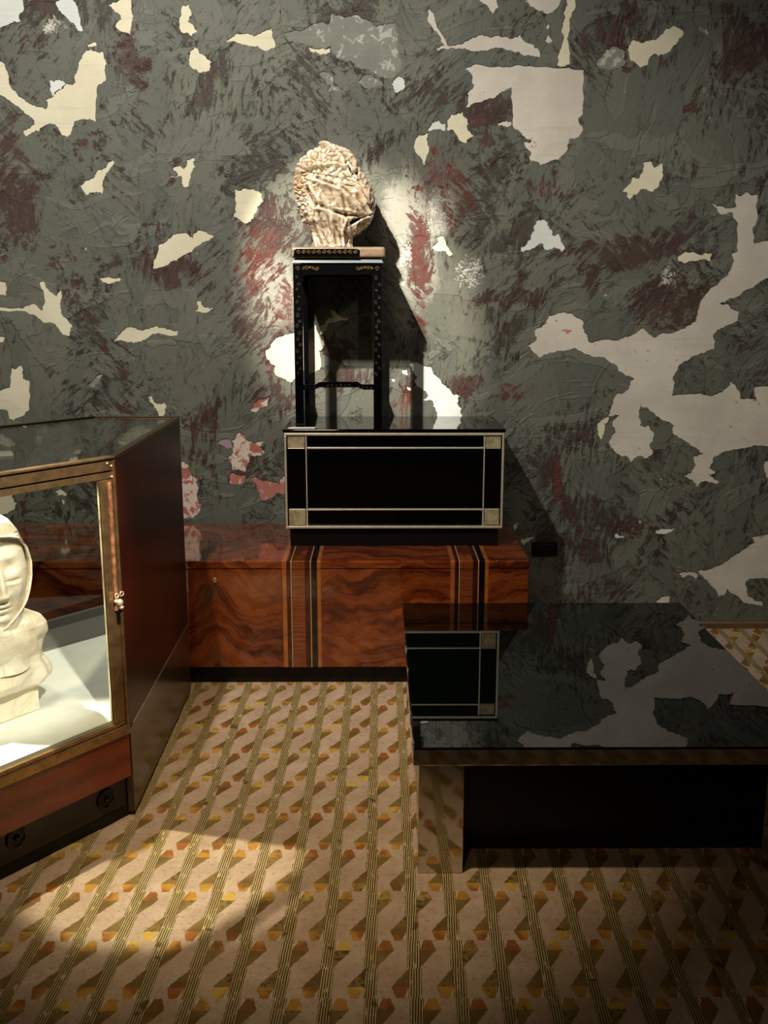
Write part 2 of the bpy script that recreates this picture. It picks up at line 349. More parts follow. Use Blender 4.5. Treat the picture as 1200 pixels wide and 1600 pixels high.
PATCH = [
('w', [(-14,0),(40,-6),(38,14),(30,26),(33,34),(15,38),(-14,54)]),
('w', [(88,2),(112,-8),(124,24),(130,47),(122,48),(108,32),(96,20)]),
('c', [(170,8),(184,2),(206,-6),(209,25),(204,54),(196,50),(180,42),(190,30),(176,14)]),
('c', [(286,8),(296,6),(300,22),(294,34),(308,50),(300,57),(286,52),(280,30)]),
('c', [(304,72),(312,84),(322,90),(332,96),(328,108),(314,114),(298,104),(295,92)]),
('c', [(352,66),(370,52),(396,56),(424,44),(430,74),(414,80),(402,72),(376,68)]),
('c', [(-14,80),(8,100),(14,124),(28,148),(48,162),(72,170),(72,156),(84,148),(92,140),(104,130),(118,128),(122,108),(130,84),(142,76),(160,80),(167,98),(166,122),(152,136),(150,190),(132,186),(116,190),(106,214),(94,206),(86,194),(68,198),(54,206),(40,213),(36,202),(54,194),(50,184),(32,170),(12,156),(-14,140)]),
('w', [(78,124),(92,124),(104,130),(92,139),(83,152)]),
('c', [(136,68),(150,66),(151,72),(138,74)]),
('c', [(124,290),(146,278),(152,266),(164,262),(177,250),(176,260),(164,276),(160,304),(150,300),(134,306)]),
('c', [(266,274),(278,272),(270,262),(282,258),(288,264),(292,250),(304,246),(305,260),(298,276),(294,292),(286,290),(284,276)]),
('c', [(366,296),(384,294),(406,300),(414,314),(402,322),(396,340),(386,349),(364,338),(368,320)]),
('c', [(248,382),(270,366),(292,364),(302,372),(308,360),(334,368),(318,378),(300,394),(276,408),(258,416),(238,421),(244,402)]),
('c', [(154,434),(168,432),(191,434),(188,439),(160,441)]),
('c', [(306,470),(314,470),(322,480),(334,480),(328,486),(304,486),(310,478)]),
('c', [(62,440),(72,440),(76,452),(88,462),(94,452),(98,462),(94,474),(98,492),(112,506),(110,524),(96,520),(86,506),(66,502),(38,486),(-14,482),(-14,475),(36,481),(50,474),(66,484),(70,468)]),
('c', [(174,534),(190,518),(206,510),(226,514),(244,508),(262,514),(282,516),(276,524),(248,520),(232,528),(220,534),(198,534)]),
('c', [(-14,624),(16,604),(18,574),(34,570),(36,590),(46,594),(46,640),(30,652),(14,655),(8,640),(-14,634)]),
('g', [(138,600),(148,590),(164,584),(152,600),(140,606)]),
('c', [(-14,434),(8,440),(10,462),(-14,462)]), ('c', [(-14,526),(8,526),(6,534),(-14,538)]),
('g', [(444,52),(470,48),(500,34),(512,38),(518,20),(535,26),(560,24),(585,40),(600,37),(618,36),(620,70),(628,100),(622,114),(608,122),(590,120),(575,108),(555,104),(540,94),(525,90),(518,80),(517,72),(500,74),(480,70),(452,66)]),
('c', [(482,73),(498,77),(515,75),(516,81),(500,86),(484,79)]), ('w', [(612,130),(623,119),(632,128),(630,140),(616,145)]),
('g', [(500,112),(514,112),(520,130),(536,140),(548,144),(512,143),(516,132),(504,122)]), ('g', [(560,126),(575,116),(592,124),(600,134),(570,138)]),
('c', [(416,545),(424,535),(438,525),(455,520),(480,520),(492,505),(500,525),(506,540),(498,548),(502,570),(492,582),(470,590),(455,597),(440,590),(425,580),(430,572),(418,562)]),
('c', [(500,512),(512,498),(520,494),(512,484),(526,490),(545,496),(543,501),(520,503),(510,516),(498,522)]),
('p', [(665,14),(672,14),(680,34),(698,70),(722,68),(738,58),(756,56),(780,56),(800,60),(812,52),(822,66),(840,76),(844,90),(820,88),(800,80),(770,76),(744,80),(720,76),(694,76),(684,80),(682,74),(694,72),(686,56),(668,34)]),
('p', [(748,0),(762,-8),(776,0),(778,12),(770,22),(764,16),(755,6)]),
('p', [(820,0),(840,-8),(876,-2),(866,16),(852,22),(840,16),(826,8)]),
('c', [(886,-8),(894,-8),(898,14),(890,28),(886,60),(890,100),(868,102),(872,84),(880,60),(878,36),(880,18)]),
('p', [(854,54),(860,60),(864,64),(856,69),(851,62)]), ('p', [(856,36),(860,40),(856,46),(852,42)]),
('p', [(722,106),(745,100),(790,104),(830,103),(880,106),(912,108),(912,150),(910,180),(904,190),(910,205),(904,214),(890,216),(888,232),(872,250),(844,258),(830,252),(828,236),(818,222),(830,220),(815,208),(800,194),(798,136),(780,146),(760,156),(735,164),(728,168),(730,146),(740,132),(736,116)]),
('p', [(774,192),(790,188),(799,190),(798,196),(780,197)]),
('c', [(698,188),(704,178),(724,174),(730,190),(734,206),(740,212),(728,224),(716,218),(710,206),(698,203)]),
('w', [(669,200),(674,192),(684,188),(694,192),(695,205),(680,202),(670,205)]),
('c', [(646,228),(654,210),(666,207),(668,222),(670,236),(664,260),(656,244)]),
('g', [(932,94),(945,78),(965,74),(976,80),(979,96),(968,106),(950,110),(936,106)]),
('c', [(980,76),(990,60),(1005,66),(1024,62),(1040,44),(1052,40),(1068,52),(1060,64),(1050,74),(1036,86),(1022,84),(1012,102),(1000,106),(984,96)]),
('g', [(1090,38),(1104,46),(1106,56),(1094,50)]), ('g', [(1100,130),(1104,138),(1100,148),(1096,140)]),
('c', [(966,302),(980,290),(986,274),(998,278),(1004,254),(1018,252),(1022,262),(1034,254),(1036,276),(1030,290),(1018,300),(1000,296),(990,304),(984,312),(980,302)]),
('w', [(812,386),(828,374),(834,360),(838,344),(850,342),(858,354),(862,366),(874,364),(876,374),(882,384),(878,394),(866,386),(852,390),(846,380),(832,388),(818,394)]),
('c', [(674,388),(684,378),(682,370),(692,368),(698,384),(708,396),(700,399),(690,392)]),
('c', [(1058,400),(1070,392),(1096,398),(1112,396),(1112,414),(1104,406),(1086,408),(1070,412),(1060,408)]),
('p', [(824,538),(838,526),(834,516),(850,506),(858,492),(880,487),(898,494),(912,504),(914,520),(920,534),(940,530),(968,530),(984,524),(1004,512),(1020,526),(1044,520),(1070,512),(1086,502),(1090,484),(1100,462),(1116,446),(1136,430),(1146,408),(1138,398),(1152,392),(1152,350),(1144,332),(1124,334),(1110,318),(1130,322),(1150,322),(1148,302),(1160,304),(1164,298),(1172,304),(1184,304),(1184,340),(1176,360),(1178,380),(1190,376),(1216,372),(1216,410),(1180,446),(1160,456),(1140,466),(1124,474),(1140,478),(1154,486),(1154,500),(1130,512),(1114,524),(1116,544),(1100,552),(1078,560),(1060,572),(1052,594),(1050,617),(1090,614),(1112,618),(1130,608),(1140,594),(1148,600),(1156,622),(1180,624),(1178,604),(1216,598),(1216,700),(1186,696),(1160,700),(1134,704),(1115,714),(1112,724),(1108,730),(1120,736),(1110,742),(1124,752),(1118,756),(1100,752),(1090,760),(1082,750),(1066,742),(1080,738),(1086,726),(1080,712),(1098,708),(1090,702),(1060,684),(1050,672),(1052,664),(1030,652),(1010,636),(1000,632),(998,650),(1000,664),(1014,664),(1022,680),(1016,692),(1020,706),(1010,716),(994,714),(984,722),(978,712),(962,706),(950,692),(962,674),(956,660),(966,648),(950,650),(952,640),(960,618),(974,612),(982,602),(990,592),(976,586),(964,580),(960,568),(944,558),(912,552),(900,544),(870,548),(845,558),(836,552)]),
('c', [(934,660),(944,652),(954,652),(944,662),(940,686),(934,672)]),
('p', [(1194,720),(1216,715),(1216,765),(1196,745)]),
('p', [(1090,890),(1124,882),(1150,864),(1170,850),(1178,848),(1174,838),(1216,826),(1216,900),(1170,904),(1164,912),(1168,930),(1190,938),(1190,948),(1170,944),(1150,930),(1136,920),(1132,930),(1122,932),(1110,914),(1098,902)]),
('p', [(1060,896),(1074,892),(1088,894),(1088,904),(1078,898),(1064,902)]),
('w', [(1022,826),(1030,826),(1058,824),(1044,832),(1024,832)]), ('w', [(958,832),(968,836),(976,838),(962,840)]),
('p', [(1020,946),(1032,932),(1046,930),(1044,946)]),
('c', [(800,816),(812,814),(808,824),(804,830)]), ('w', [(812,841),(830,838),(838,840),(826,846),(818,852)]),
('r', [(270,716),(286,720),(294,724),(298,738),(308,744),(310,760),(309,780),(316,788),(308,804),(296,810),(270,808)]),
('l', [(339,693),(350,685),(360,688),(364,700),(356,702)]),
('r', [(362,688),(370,676),(378,676),(384,684),(394,690),(412,688),(406,698),(420,710),(405,712),(390,712),(386,724),(384,736),(362,734),(362,724),(355,720),(364,706)]),
('d', [(361,738),(383,740),(378,756),(359,756)]),
('d', [(392,746),(404,748),(420,750),(436,756),(443,742),(456,740),(456,768),(436,770),(424,778),(408,780),(403,766)]),
('r', [(390,640),(396,630),(408,622),(422,618),(418,634),(408,636),(400,644),(392,642)]),
('c', [(231,618),(236,618),(246,630),(256,626),(261,632),(256,648),(258,662),(246,662),(248,648),(240,632)]),
('w', [(636,568),(646,565),(672,572),(676,580),(690,598),(704,610),(708,616),(722,616),(716,620),(714,630),(721,637),(722,656),(684,658),(680,640),(676,626),(660,624),(668,616),(656,606),(648,594),(652,588),(644,578)]),
('w', [(612,590),(616,590),(616,597),(611,596)]), ('w', [(627,577),(637,578),(638,586),(630,584)]), ('w', [(634,603),(644,608),(641,610)]),
('c', [(-14,765),(25,766),(19,776),(28,785),(17,798),(5,804),(-14,806)]),
('c', [(87,766),(94,763),(106,770),(104,774),(92,775)]), ('c', [(95,780),(102,782),(99,788)]), ('c', [(153,792),(165,789),(174,808),(158,802)]),
('c', [(-14,676),(4,677),(10,682),(24,692),(24,697),(4,695),(-14,692)]), ('c', [(110,711),(118,702),(127,700),(129,711)]), ('c', [(183,690),(203,689),(195,696)]),
('g', [(52,696),(58,672),(66,664),(78,664),(74,676),(63,694)]),
# a few further ones past the frame
('c', [(-120,250),(-80,230),(-60,262),(-90,300),(-130,290)]), ('p', [(1270,180),(1310,160),(1350,190),(1330,240),(1290,230)]), ('c', [(-220,560),(-180,540),(-150,580),(-190,640),(-230,610)]), ('p', [(1290,560),(1360,540),(1390,600),(1340,680),(1280,640)]),
]
def rough_poly(pts, amp, it=2):
    def past(x, y):                       # patches that leave the photograph end a little further on
        if x == 1216: x += random.uniform(8, 60)
        if x == -14: x -= random.uniform(4, 50)
        return x, y
    P = [Vector(PX(*past(*p))) for p in pts]
    for k in range(it):
        Q = []
        for i, a in enumerate(P):
            b = P[(i+1) % len(P)]; d = b-a; L = d.length; Q.append(a)
            if L > .007: Q.append((a+b)/2+Vector((-d.y, d.x)).normalized()*random.uniform(-1, 1)*min(L*.24, amp))
        P = Q; amp *= .6
    return P
def area2(P): return sum(P[i].x*P[(i+1) % len(P)].y-P[(i+1) % len(P)].x*P[i].y for i in range(len(P)))
polys = []
for kd, pts in PATCH:
    P = rough_poly(pts, .0085, 3)
    if area2(P) < 0: P.reverse()
    polys.append((kd, P))
def build_wall():
    vs = [Vector((-3.6, 0)), Vector((3.6, 0)), Vector((3.6, 3.5)), Vector((-3.6, 3.5))]; es = [(0, 1), (1, 2), (2, 3), (3, 0)]
    for kd, P in polys:
        n0, n = len(vs), len(P); es += [(n0+i, n0+(i+1) % n) for i in range(n)]; vs += P
    ov, oe, of, iv, ie, if_ = delaunay_2d_cdt(vs, es, [], 0, 1e-5)
    bbs = [(min(p.x for p in P), max(p.x for p in P), min(p.y for p in P), max(p.y for p in P), P) for kd, P in polys]
    def in_patch(c):
        for a_, b_, c_, d_, P in bbs:
            if not (a_ <= c.x <= b_ and c_ <= c.y <= d_): continue
            ins = False
            for i in range(len(P)):
                p, q = P[i], P[i-1]
                if (p.y > c.y) != (q.y > c.y) and c.x < (q.x-p.x)*(c.y-p.y)/(q.y-p.y)+p.x: ins = not ins
            if ins: return True
        return False
    bm = B(); yf, yb = YW-.004, YW
    V_ = [bm.verts.new((p.x, yf, p.y)) for p in ov]
    for f, src in zip(of, if_):
        if not in_patch(sum((ov[i] for i in f), Vector((0, 0)))/len(f)):
            try: bm.faces.new([V_[i] for i in f])
            except ValueError: pass
    for v in [v for v in bm.verts if not v.link_faces]: bm.verts.remove(v)
    bmesh.ops.recalc_face_normals(bm, faces=bm.faces[:])
    if sum(f.normal.y for f in bm.faces) > 0: bmesh.ops.reverse_faces(bm, faces=bm.faces[:])
    r = bmesh.ops.extrude_edge_only(bm, edges=[e for e in bm.edges if e.is_boundary])
    for v in [g for g in r['geom'] if isinstance(g, bmesh.types.BMVert)]: v.co.y = YW+.012
    box(bm, -3.6, 3.6, YW+.012, YW+.15, 0, 3.5)
    wall = link('wall_back', bm, PAINT, kind='structure')
    for kd, P in polys:
        b = B(); T, _, ff, *_r = delaunay_2d_cdt(P, [], [list(range(len(P)))], 1, 1e-6)
        VV = [b.verts.new((p.x, YW, p.y)) for p in T]
        for f in ff:
            try: b.faces.new([VV[i] for i in f])
            except ValueError: pass
        bmesh.ops.recalc_face_normals(b, faces=b.faces[:])
        if sum(f.normal.y for f in b.faces) > 0: bmesh.ops.reverse_faces(b, faces=b.faces[:])
        link('plaster_patch', b, PL[kd], wall)
    return wall
wall = build_wall()
bm = B(); prism(bm, [(YW-.022, 0), (YW-.004, 0), (YW-.004, .034), (YW-.016, .034), (YW-.022, .026)], -3.6, 3.6, 'x')
link('baseboard_back', bm, plain('stained_skirting', (.12, .065, .028), .4, var=.2), kind='structure')

# power socket plate on the wall
c = W(851, 857, Y=YW-.004)
t = thing('wall_socket', 'small black rectangular socket plate on the wall beside the walnut sideboard', 'socket', (c.x, YW-.004, c.z))
bm = B(); box(bm, -.060, .060, -.009, 0, -.034, .034, .003); link('cover_plate', bm, plain('black_plastic', (.006, .006, .006), .25), t)
bm = B(); box(bm, -.044, .044, -.012, -.009, -.024, .024, .0012); link('socket_insert', bm, plain('dark_plastic', (.010, .010, .011), .3), t)
for sx in (-.053, .053):
    bm = B(); cyl(bm, (sx, -.0098, 0), .0028, .0016, Vector((0, -1, 0)), 12); link('screw', bm, CHROME, t)

# ------------------------------------------------------------------ walnut sideboard
WALNUT = burl()
CY0, CY1, CT = 3.873, 4.575, .525
XR = .607; XL = -1.95
def XC(px): return W(px, 877, Y=CY0).x
t = thing('sideboard', 'long low walnut sideboard with inlaid vertical bands along the peeling wall', 'sideboard', (-.67, 3.873, 0)); O = Vector((.67, -3.873, 0))
def L(bm, off=O): bm.transform(Matrix.Translation(off)); return bm
bm = B(); box(bm, XL+.01, XR-.008, CY0+.03, CY1-.02, 0, .075); link('plinth', L(bm), BLACKM, t)
bm = B(); box(bm, XL+.004, XR-.003, CY0+.004, CY1-.003, .075, CT-.034, .002); link('carcass', L(bm), WALNUT, t)
bm = B(); box(bm, XL, XR, CY0, CY1, CT-.032, CT, .006, 3); link('top', L(bm), WALNUT, t)
seams = [XL+.006, XC(232)+.02, XC(336), XC(440)-.001, XC(500)+.001, XC(705)-.001, XC(761)+.001, XR-.005]
def rng(a, b): return a+.0012, b-.0012
doors = [(XL+.006, -1.44), (-1.436, XC(232)), (XC(232), XC(336)), (XC(336), XC(440)), (XC(500), XC(705)), (XC(761), XR-.005)]
for a, b in doors:
    a, b = rng(a, b); bm = B(); box(bm, a, b, CY0-.001, CY0+.005, .078, CT-.034, .001); link('door', L(bm), WALNUT, t)
kx = XC(336)-.012; p = W(336, 906, Y=CY0)
bm = B(); box(bm, p.x-.005, p.x+.005, CY0-.0035, CY0-.0005, p.z-.009, p.z+.009, .001); link('keyhole_plate', L(bm), BRASS2, t)
bm = B(); box(bm, p.x-.0018, p.x+.0018, CY0-.0042, CY0-.0033, p.z-.005, p.z+.005); link('keyhole', L(bm), BLACKM, t)
def bands(x0, x1, names):
    for nm, a, b, mt in names:
        xa, xb = x0+(x1-x0)*a+.0004, x0+(x1-x0)*b-.0004
        bm = B(); box(bm, xa, xb, CY0-.0012, CY0+.004, .077, CT-.0335, .0004, 1)
        box(bm, xa, xb, CY0-.0012, CY0+.002, CT-.0315, CT-.004, .0004, 1); box(bm, xa, xb, CY0+.003, CY1-.003, CT-.002, CT+.0008, .0004, 1)
        b2 = B(); n = 5
        pr = [(CY0+.0055-(.0068)*cos(q*pi/2/n), CT-.0055+.0063*sin(q*pi/2/n)) for q in range(n+1)]
        prism(bm, pr+[(CY0+.0055, CT-.0055)], xa, xb, 'x')
        b2.free(); link(nm, L(bm), mt, t)
LB = [('orange_stringing', 0, .12, ORANGE), ('dark_stringing', .12, .22, DARKV), ('light_stringing', .22, .25, LIGHTV), ('crossband', .25, .59, STRAIGHT), ('dark_stringing', .59, .72, DARKV), ('light_stringing', .72, .75, LIGHTV), ('black_stringing', .75, .90, BLACKV), ('orange_stringing', .90, 1.0, ORANGE)]
bands(XC(440), XC(501), LB); bands(XC(704), XC(764), LB)

# ------------------------------------------------------------------ black lacquer chest
BY, BZ0, BZ1 = 4.115, CT+.0012, 1.026
x0 = W(443, 671, Y=BY).x; x1 = W(789, 674, Y=BY).x
t = thing('lacquer_chest', 'black lacquer chest with brass lines and four parchment corner squares on the sideboard', 'chest', ((x0+x1)/2, BY, BZ0)); O = -Vector(((x0+x1)/2, BY, BZ0))
bm = B(); box(bm, x0+.018, x1-.018, BY+.012, 4.56, BZ0, .612); link('base', L(bm, O), BLACKM, t)
bm = B(); box(bm, x0, x1, BY, 4.575, .604, 1.016, .003); link('body', L(bm, O), BLACK, t)
bm = B(); box(bm, x0-.004, x1+.004, BY-.004, 4.578, 1.012, BZ1, .004, 3); link('glass_top', L(bm, O), BLACK, t)
fz0, fz1 = .606, 1.010
def bar(nm, a, b, c, d, mt=BRASS2, dp=.006, yb=BY+.001):
    bm = B(); box(bm, a, b, yb-dp, yb, c, d, .0015); link(nm, L(bm, O), mt, t)
bar('border_bar', x0+.002, x1-.002, fz1-.010, fz1, dp=.009); bar('border_bar', x0+.002, x1-.002, fz0, fz0+.010, dp=.009)
bar('border_bar', x0+.002, x0+.011, fz0+.011, fz1-.011, dp=.009); bar('border_bar', x1-.011, x1-.002, fz0+.011, fz1-.011, dp=.009)
vx = [W(479, 740, Y=BY).x, W(756, 740, Y=BY).x]; hz = [W(600, 700, Y=BY).z, W(600, 796, Y=BY).z]
for v in vx:
    bar('inlay_bar', v-.0028, v+.0028, hz[1]+.004, hz[0]-.004, dp=.004)
    bar('inlay_bar', v-.0036, v+.0036, fz0+.012, hz[1]+.003, dp=.005); bar('inlay_bar', v-.0036, v+.0036, hz[0]-.003, fz1-.012, dp=.005)
for h in hz:
    bar('inlay_bar', vx[0]+.004, vx[1]-.004, h-.0035, h+.0035, dp=.005)
pm = Mat('parchment_leaf'); nn = pm.noise(22, None, 5, .65); PARCH = pm.set(pm.mix(nn.sm(.35, .65), (.36, .27, .13), (.62, .52, .32)), .35, .35, bump=nn, bs=.2, bd=.002)
for xa, xb in ((x0+.016, vx[0]-.006), (vx[1]+.006, x1-.016)):
    for za, zb in ((fz0+.014, hz[1]-.001), (hz[0]+.001, fz1-.014)):
        bar('corner_tile', xa, xb, za, zb, PARCH, .004)
        bar('inlay_bar', xa, xb, (zb+.0005) if za < .7 else za-.004, (zb+.004) if za < .7 else za-.0005, BRASS2, .003)
bar('front_panel', vx[0]+.005, vx[1]-.005, hz[1]+.005, hz[0]-.005, BLACK, .0015)
for xa, xb in ((x0+.013, vx[0]-.004), (vx[1]+.004, x1-.013)): bar('side_strip', xa, xb, hz[1]+.006, hz[0]-.006, BLACK, .002)
for za, zb in ((fz0+.013, hz[1]-.005), (hz[0]+.005, fz1-.013)): bar('cross_strip', vx[0]+.005, vx[1]-.005, za, zb, BLACK, .002)
ZT = BZ1
# white caption card
cc = W(477, 661, z=ZT)
bm = B(); cx_ = .058; prism(bm, [(-cx_, -.014), (cx_-.004, -.014), (cx_+.004, .014), (-cx_+.008, .014)], 0, .004, 'z', .0006)
o = link('caption_card', bm, plain('white_card', (.85, .83, .78), .6)); o.location = (cc.x, BY+.022, ZT+.0005)
o['label'] = 'small blank white caption card at the front left edge of the black chest'; o['category'] = 'card'

# ------------------------------------------------------------------ tall black stand
SX0, SX1, SY0, SY1 = -.352, .018, 4.19, 4.545
t = thing('display_stand', 'tall narrow black lacquer stand with gilt scrollwork on top of the chest', 'stand', ((SX0+SX1)/2, SY0, ZT+.0006)); O = -Vector(((SX0+SX1)/2, SY0, ZT+.0006))
zc1, zc0, zm, za = 1.760, 1.716, 1.697, 1.650
STB = plain('stand_lacquer', (.0018, .0018, .002), .12, ior=1.45)
for (a, b) in ((SX0+.002, SX0+.038), (SX1-.040, SX1-.004)):
    for (c, d) in ((SY0, SY0+.036), (SY1-.036, SY1)):
        bm = B(); box(bm, a, b, c, d, ZT+.0006, zm-.001, .003); link('leg', L(bm, O), STB, t)
def apron(xa, xb, ya, yb, axis):
    def arc(cx, cz, r, a0, a1, n=6): return [(cx+r*cos(a0+(a1-a0)*i/n), cz+r*sin(a0+(a1-a0)*i/n)) for i in range(n+1)]
    r = .026
    if axis == 'y':
        pts = [(xa, zm-.001), (xa, za-r)]+arc(xa+r, za-r, r, pi, pi/2)+arc(xb-r, za-r, r, pi/2, 0)+[(xb, zm-.001)]
        bm = B(); prism(bm, pts, ya, yb, 'y')
    else:
        pts = [(ya, zm-.001), (ya, za-r)]+arc(ya+r, za-r, r, pi, pi/2)+arc(yb-r, za-r, r, pi/2, 0)+[(yb, zm-.001)]
        bm = B(); prism(bm, pts, xa, xb, 'x')
    link('apron', L(bm, O), STB, t)
apron(SX0+.037, SX1-.039, SY0+.004, SY0+.026, 'y'); apron(SX0+.037, SX1-.039, SY1-.026, SY1-.004, 'y')
apron(SX0+.006, SX0+.028, SY0+.035, SY1-.035, 'x'); apron(SX1-.030, SX1-.008, SY0+.035, SY1-.035, 'x')
a, b = SX0+.037, SX1-.039; q = W(520, 604, Y=SY0).z
pts = [(a, q-.014), (a+.045, q-.014), (a+.065, q-.004), (b-.065, q-.004), (b-.045, q-.014), (b, q-.014), (b, q+.008), (b-.05, q+.008), (b-.068, q+.019), (a+.068, q+.019), (a+.05, q+.008), (a, q+.008)]
bm = B(); prism(bm, pts, SY0+.006, SY0+.026, 'y', .0015); link('stretcher', L(bm, O), STB, t)
for xa in (SX0+.010, SX1-.030):
    bm = B(); box(bm, xa, xa+.018, SY0+.035, SY1-.035, q-.014, q+.008, .002); link('stretcher', L(bm, O), STB, t)
# moulding + cap
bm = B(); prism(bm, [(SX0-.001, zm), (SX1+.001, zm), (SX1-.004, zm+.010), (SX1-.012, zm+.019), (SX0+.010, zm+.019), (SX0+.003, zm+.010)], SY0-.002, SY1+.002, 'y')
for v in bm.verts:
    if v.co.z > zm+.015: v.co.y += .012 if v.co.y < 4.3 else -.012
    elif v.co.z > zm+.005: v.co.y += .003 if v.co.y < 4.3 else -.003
link('waist_moulding', L(bm, O), plain('moulding_highlight', (.13, .14, .148), .2), t)  # pale grey paints a lamp's highlight onto the black moulding
bm = B(); box(bm, SX0-.006, SX1+.008, SY0-.008, SY1+.006, zc0+.0005, zc1, .010, 3)
link('cap', L(bm, O), plain('brown_lacquer', (.17, .115, .075), .25, coat=.5, var=.2, vs=40), t)
xa, xb = W(459, 396, Y=SY0).x, W(562, 396, Y=SY0).x
pts = [(xa, zc0+.004), (xb-.004, zc0+.004), (xb, zc0+.012), (xb+.001, zc1-.014), (xb-.012, zc1-.008), (xa+.010, zc1-.008), (xa+.002, zc1-.016)]
bm = B(); prism(bm, pts, SY0-.0105, SY0-.006, 'y'); link('cartouche', L(bm, O), BLACK, t)
def spiral(cx, cz, r, y, sgn=1, turns=1.4, rr=.0011, st=0., rim=False):
    n = 16; return [(cx+sgn*r*(1-i/n*.85)*cos(st+turns*2*pi*i/n), y, cz+r*(1-i/n*.85)*sin(st+turns*2*pi*i/n)) for i in range(n+1)]
def scrolls(L_, y, rr=.0011):
    for (cx, cz, r, s, st) in L_:
        bm = B(); tube(bm, spiral(cx, cz, r, y, s, 1.25, rr, st), rr, 4); link('gilt_scroll', L(bm, O), GOLD, t)
scrolls([(xa+.020+i*(xb-xa-.036)/11, zc0+.024+(.002 if i % 2 else -.002), .0085, 1 if i % 2 else -1, pi if i % 2 else 0) for i in range(12)], SY0-.0112, .0013)
X_ = lambda px: W(px, 420, Y=SY0).x
L1 = []
for s, e in ((1, SX0+.012), (-1, SX1-.014)):
    for i, (dx, dz, r) in enumerate([(.010, -.004, .010), (.034, 0, .007), (.047, -.002, .009), (.060, .003, .006), (.074, -.003, .007), (.089, -.002, .009)]):
        L1.append((e+s*dx, (zm+za)/2+.004+dz, r, s if i % 2 else -s, pi*(i % 2)))
scrolls([l for l in L1], SY0+.003-.0035, .0012)
L2 = []
for e, sg in ((SX0+.020, 1), (SX1-.022, -1)):
    for i in range(17): L2.append((e+(.005 if i % 2 else -.005)+random.uniform(-.002, .002), za-.012-i*.0245+random.uniform(-.004, .004), random.uniform(.0055, .0095), sg if i % 2 else -sg, pi/2*(1+i % 2)+random.uniform(-.5, .5)))
GD = plain('worn_gilt', (.07, .055, .035), .5, .5, var=.8, vs=60)
G0 = GOLD; GOLD = GD; scrolls(L2, SY0-.0004, .0009)
scrolls([(a+.010+i*(b-a-.02)/15, q-.003+(.007 if 4 < i < 11 else -.002), .0055, 1 if i % 2 else -1, pi*(i % 2)) for i in range(16)], SY0+.0055, .0008); GOLD = G0

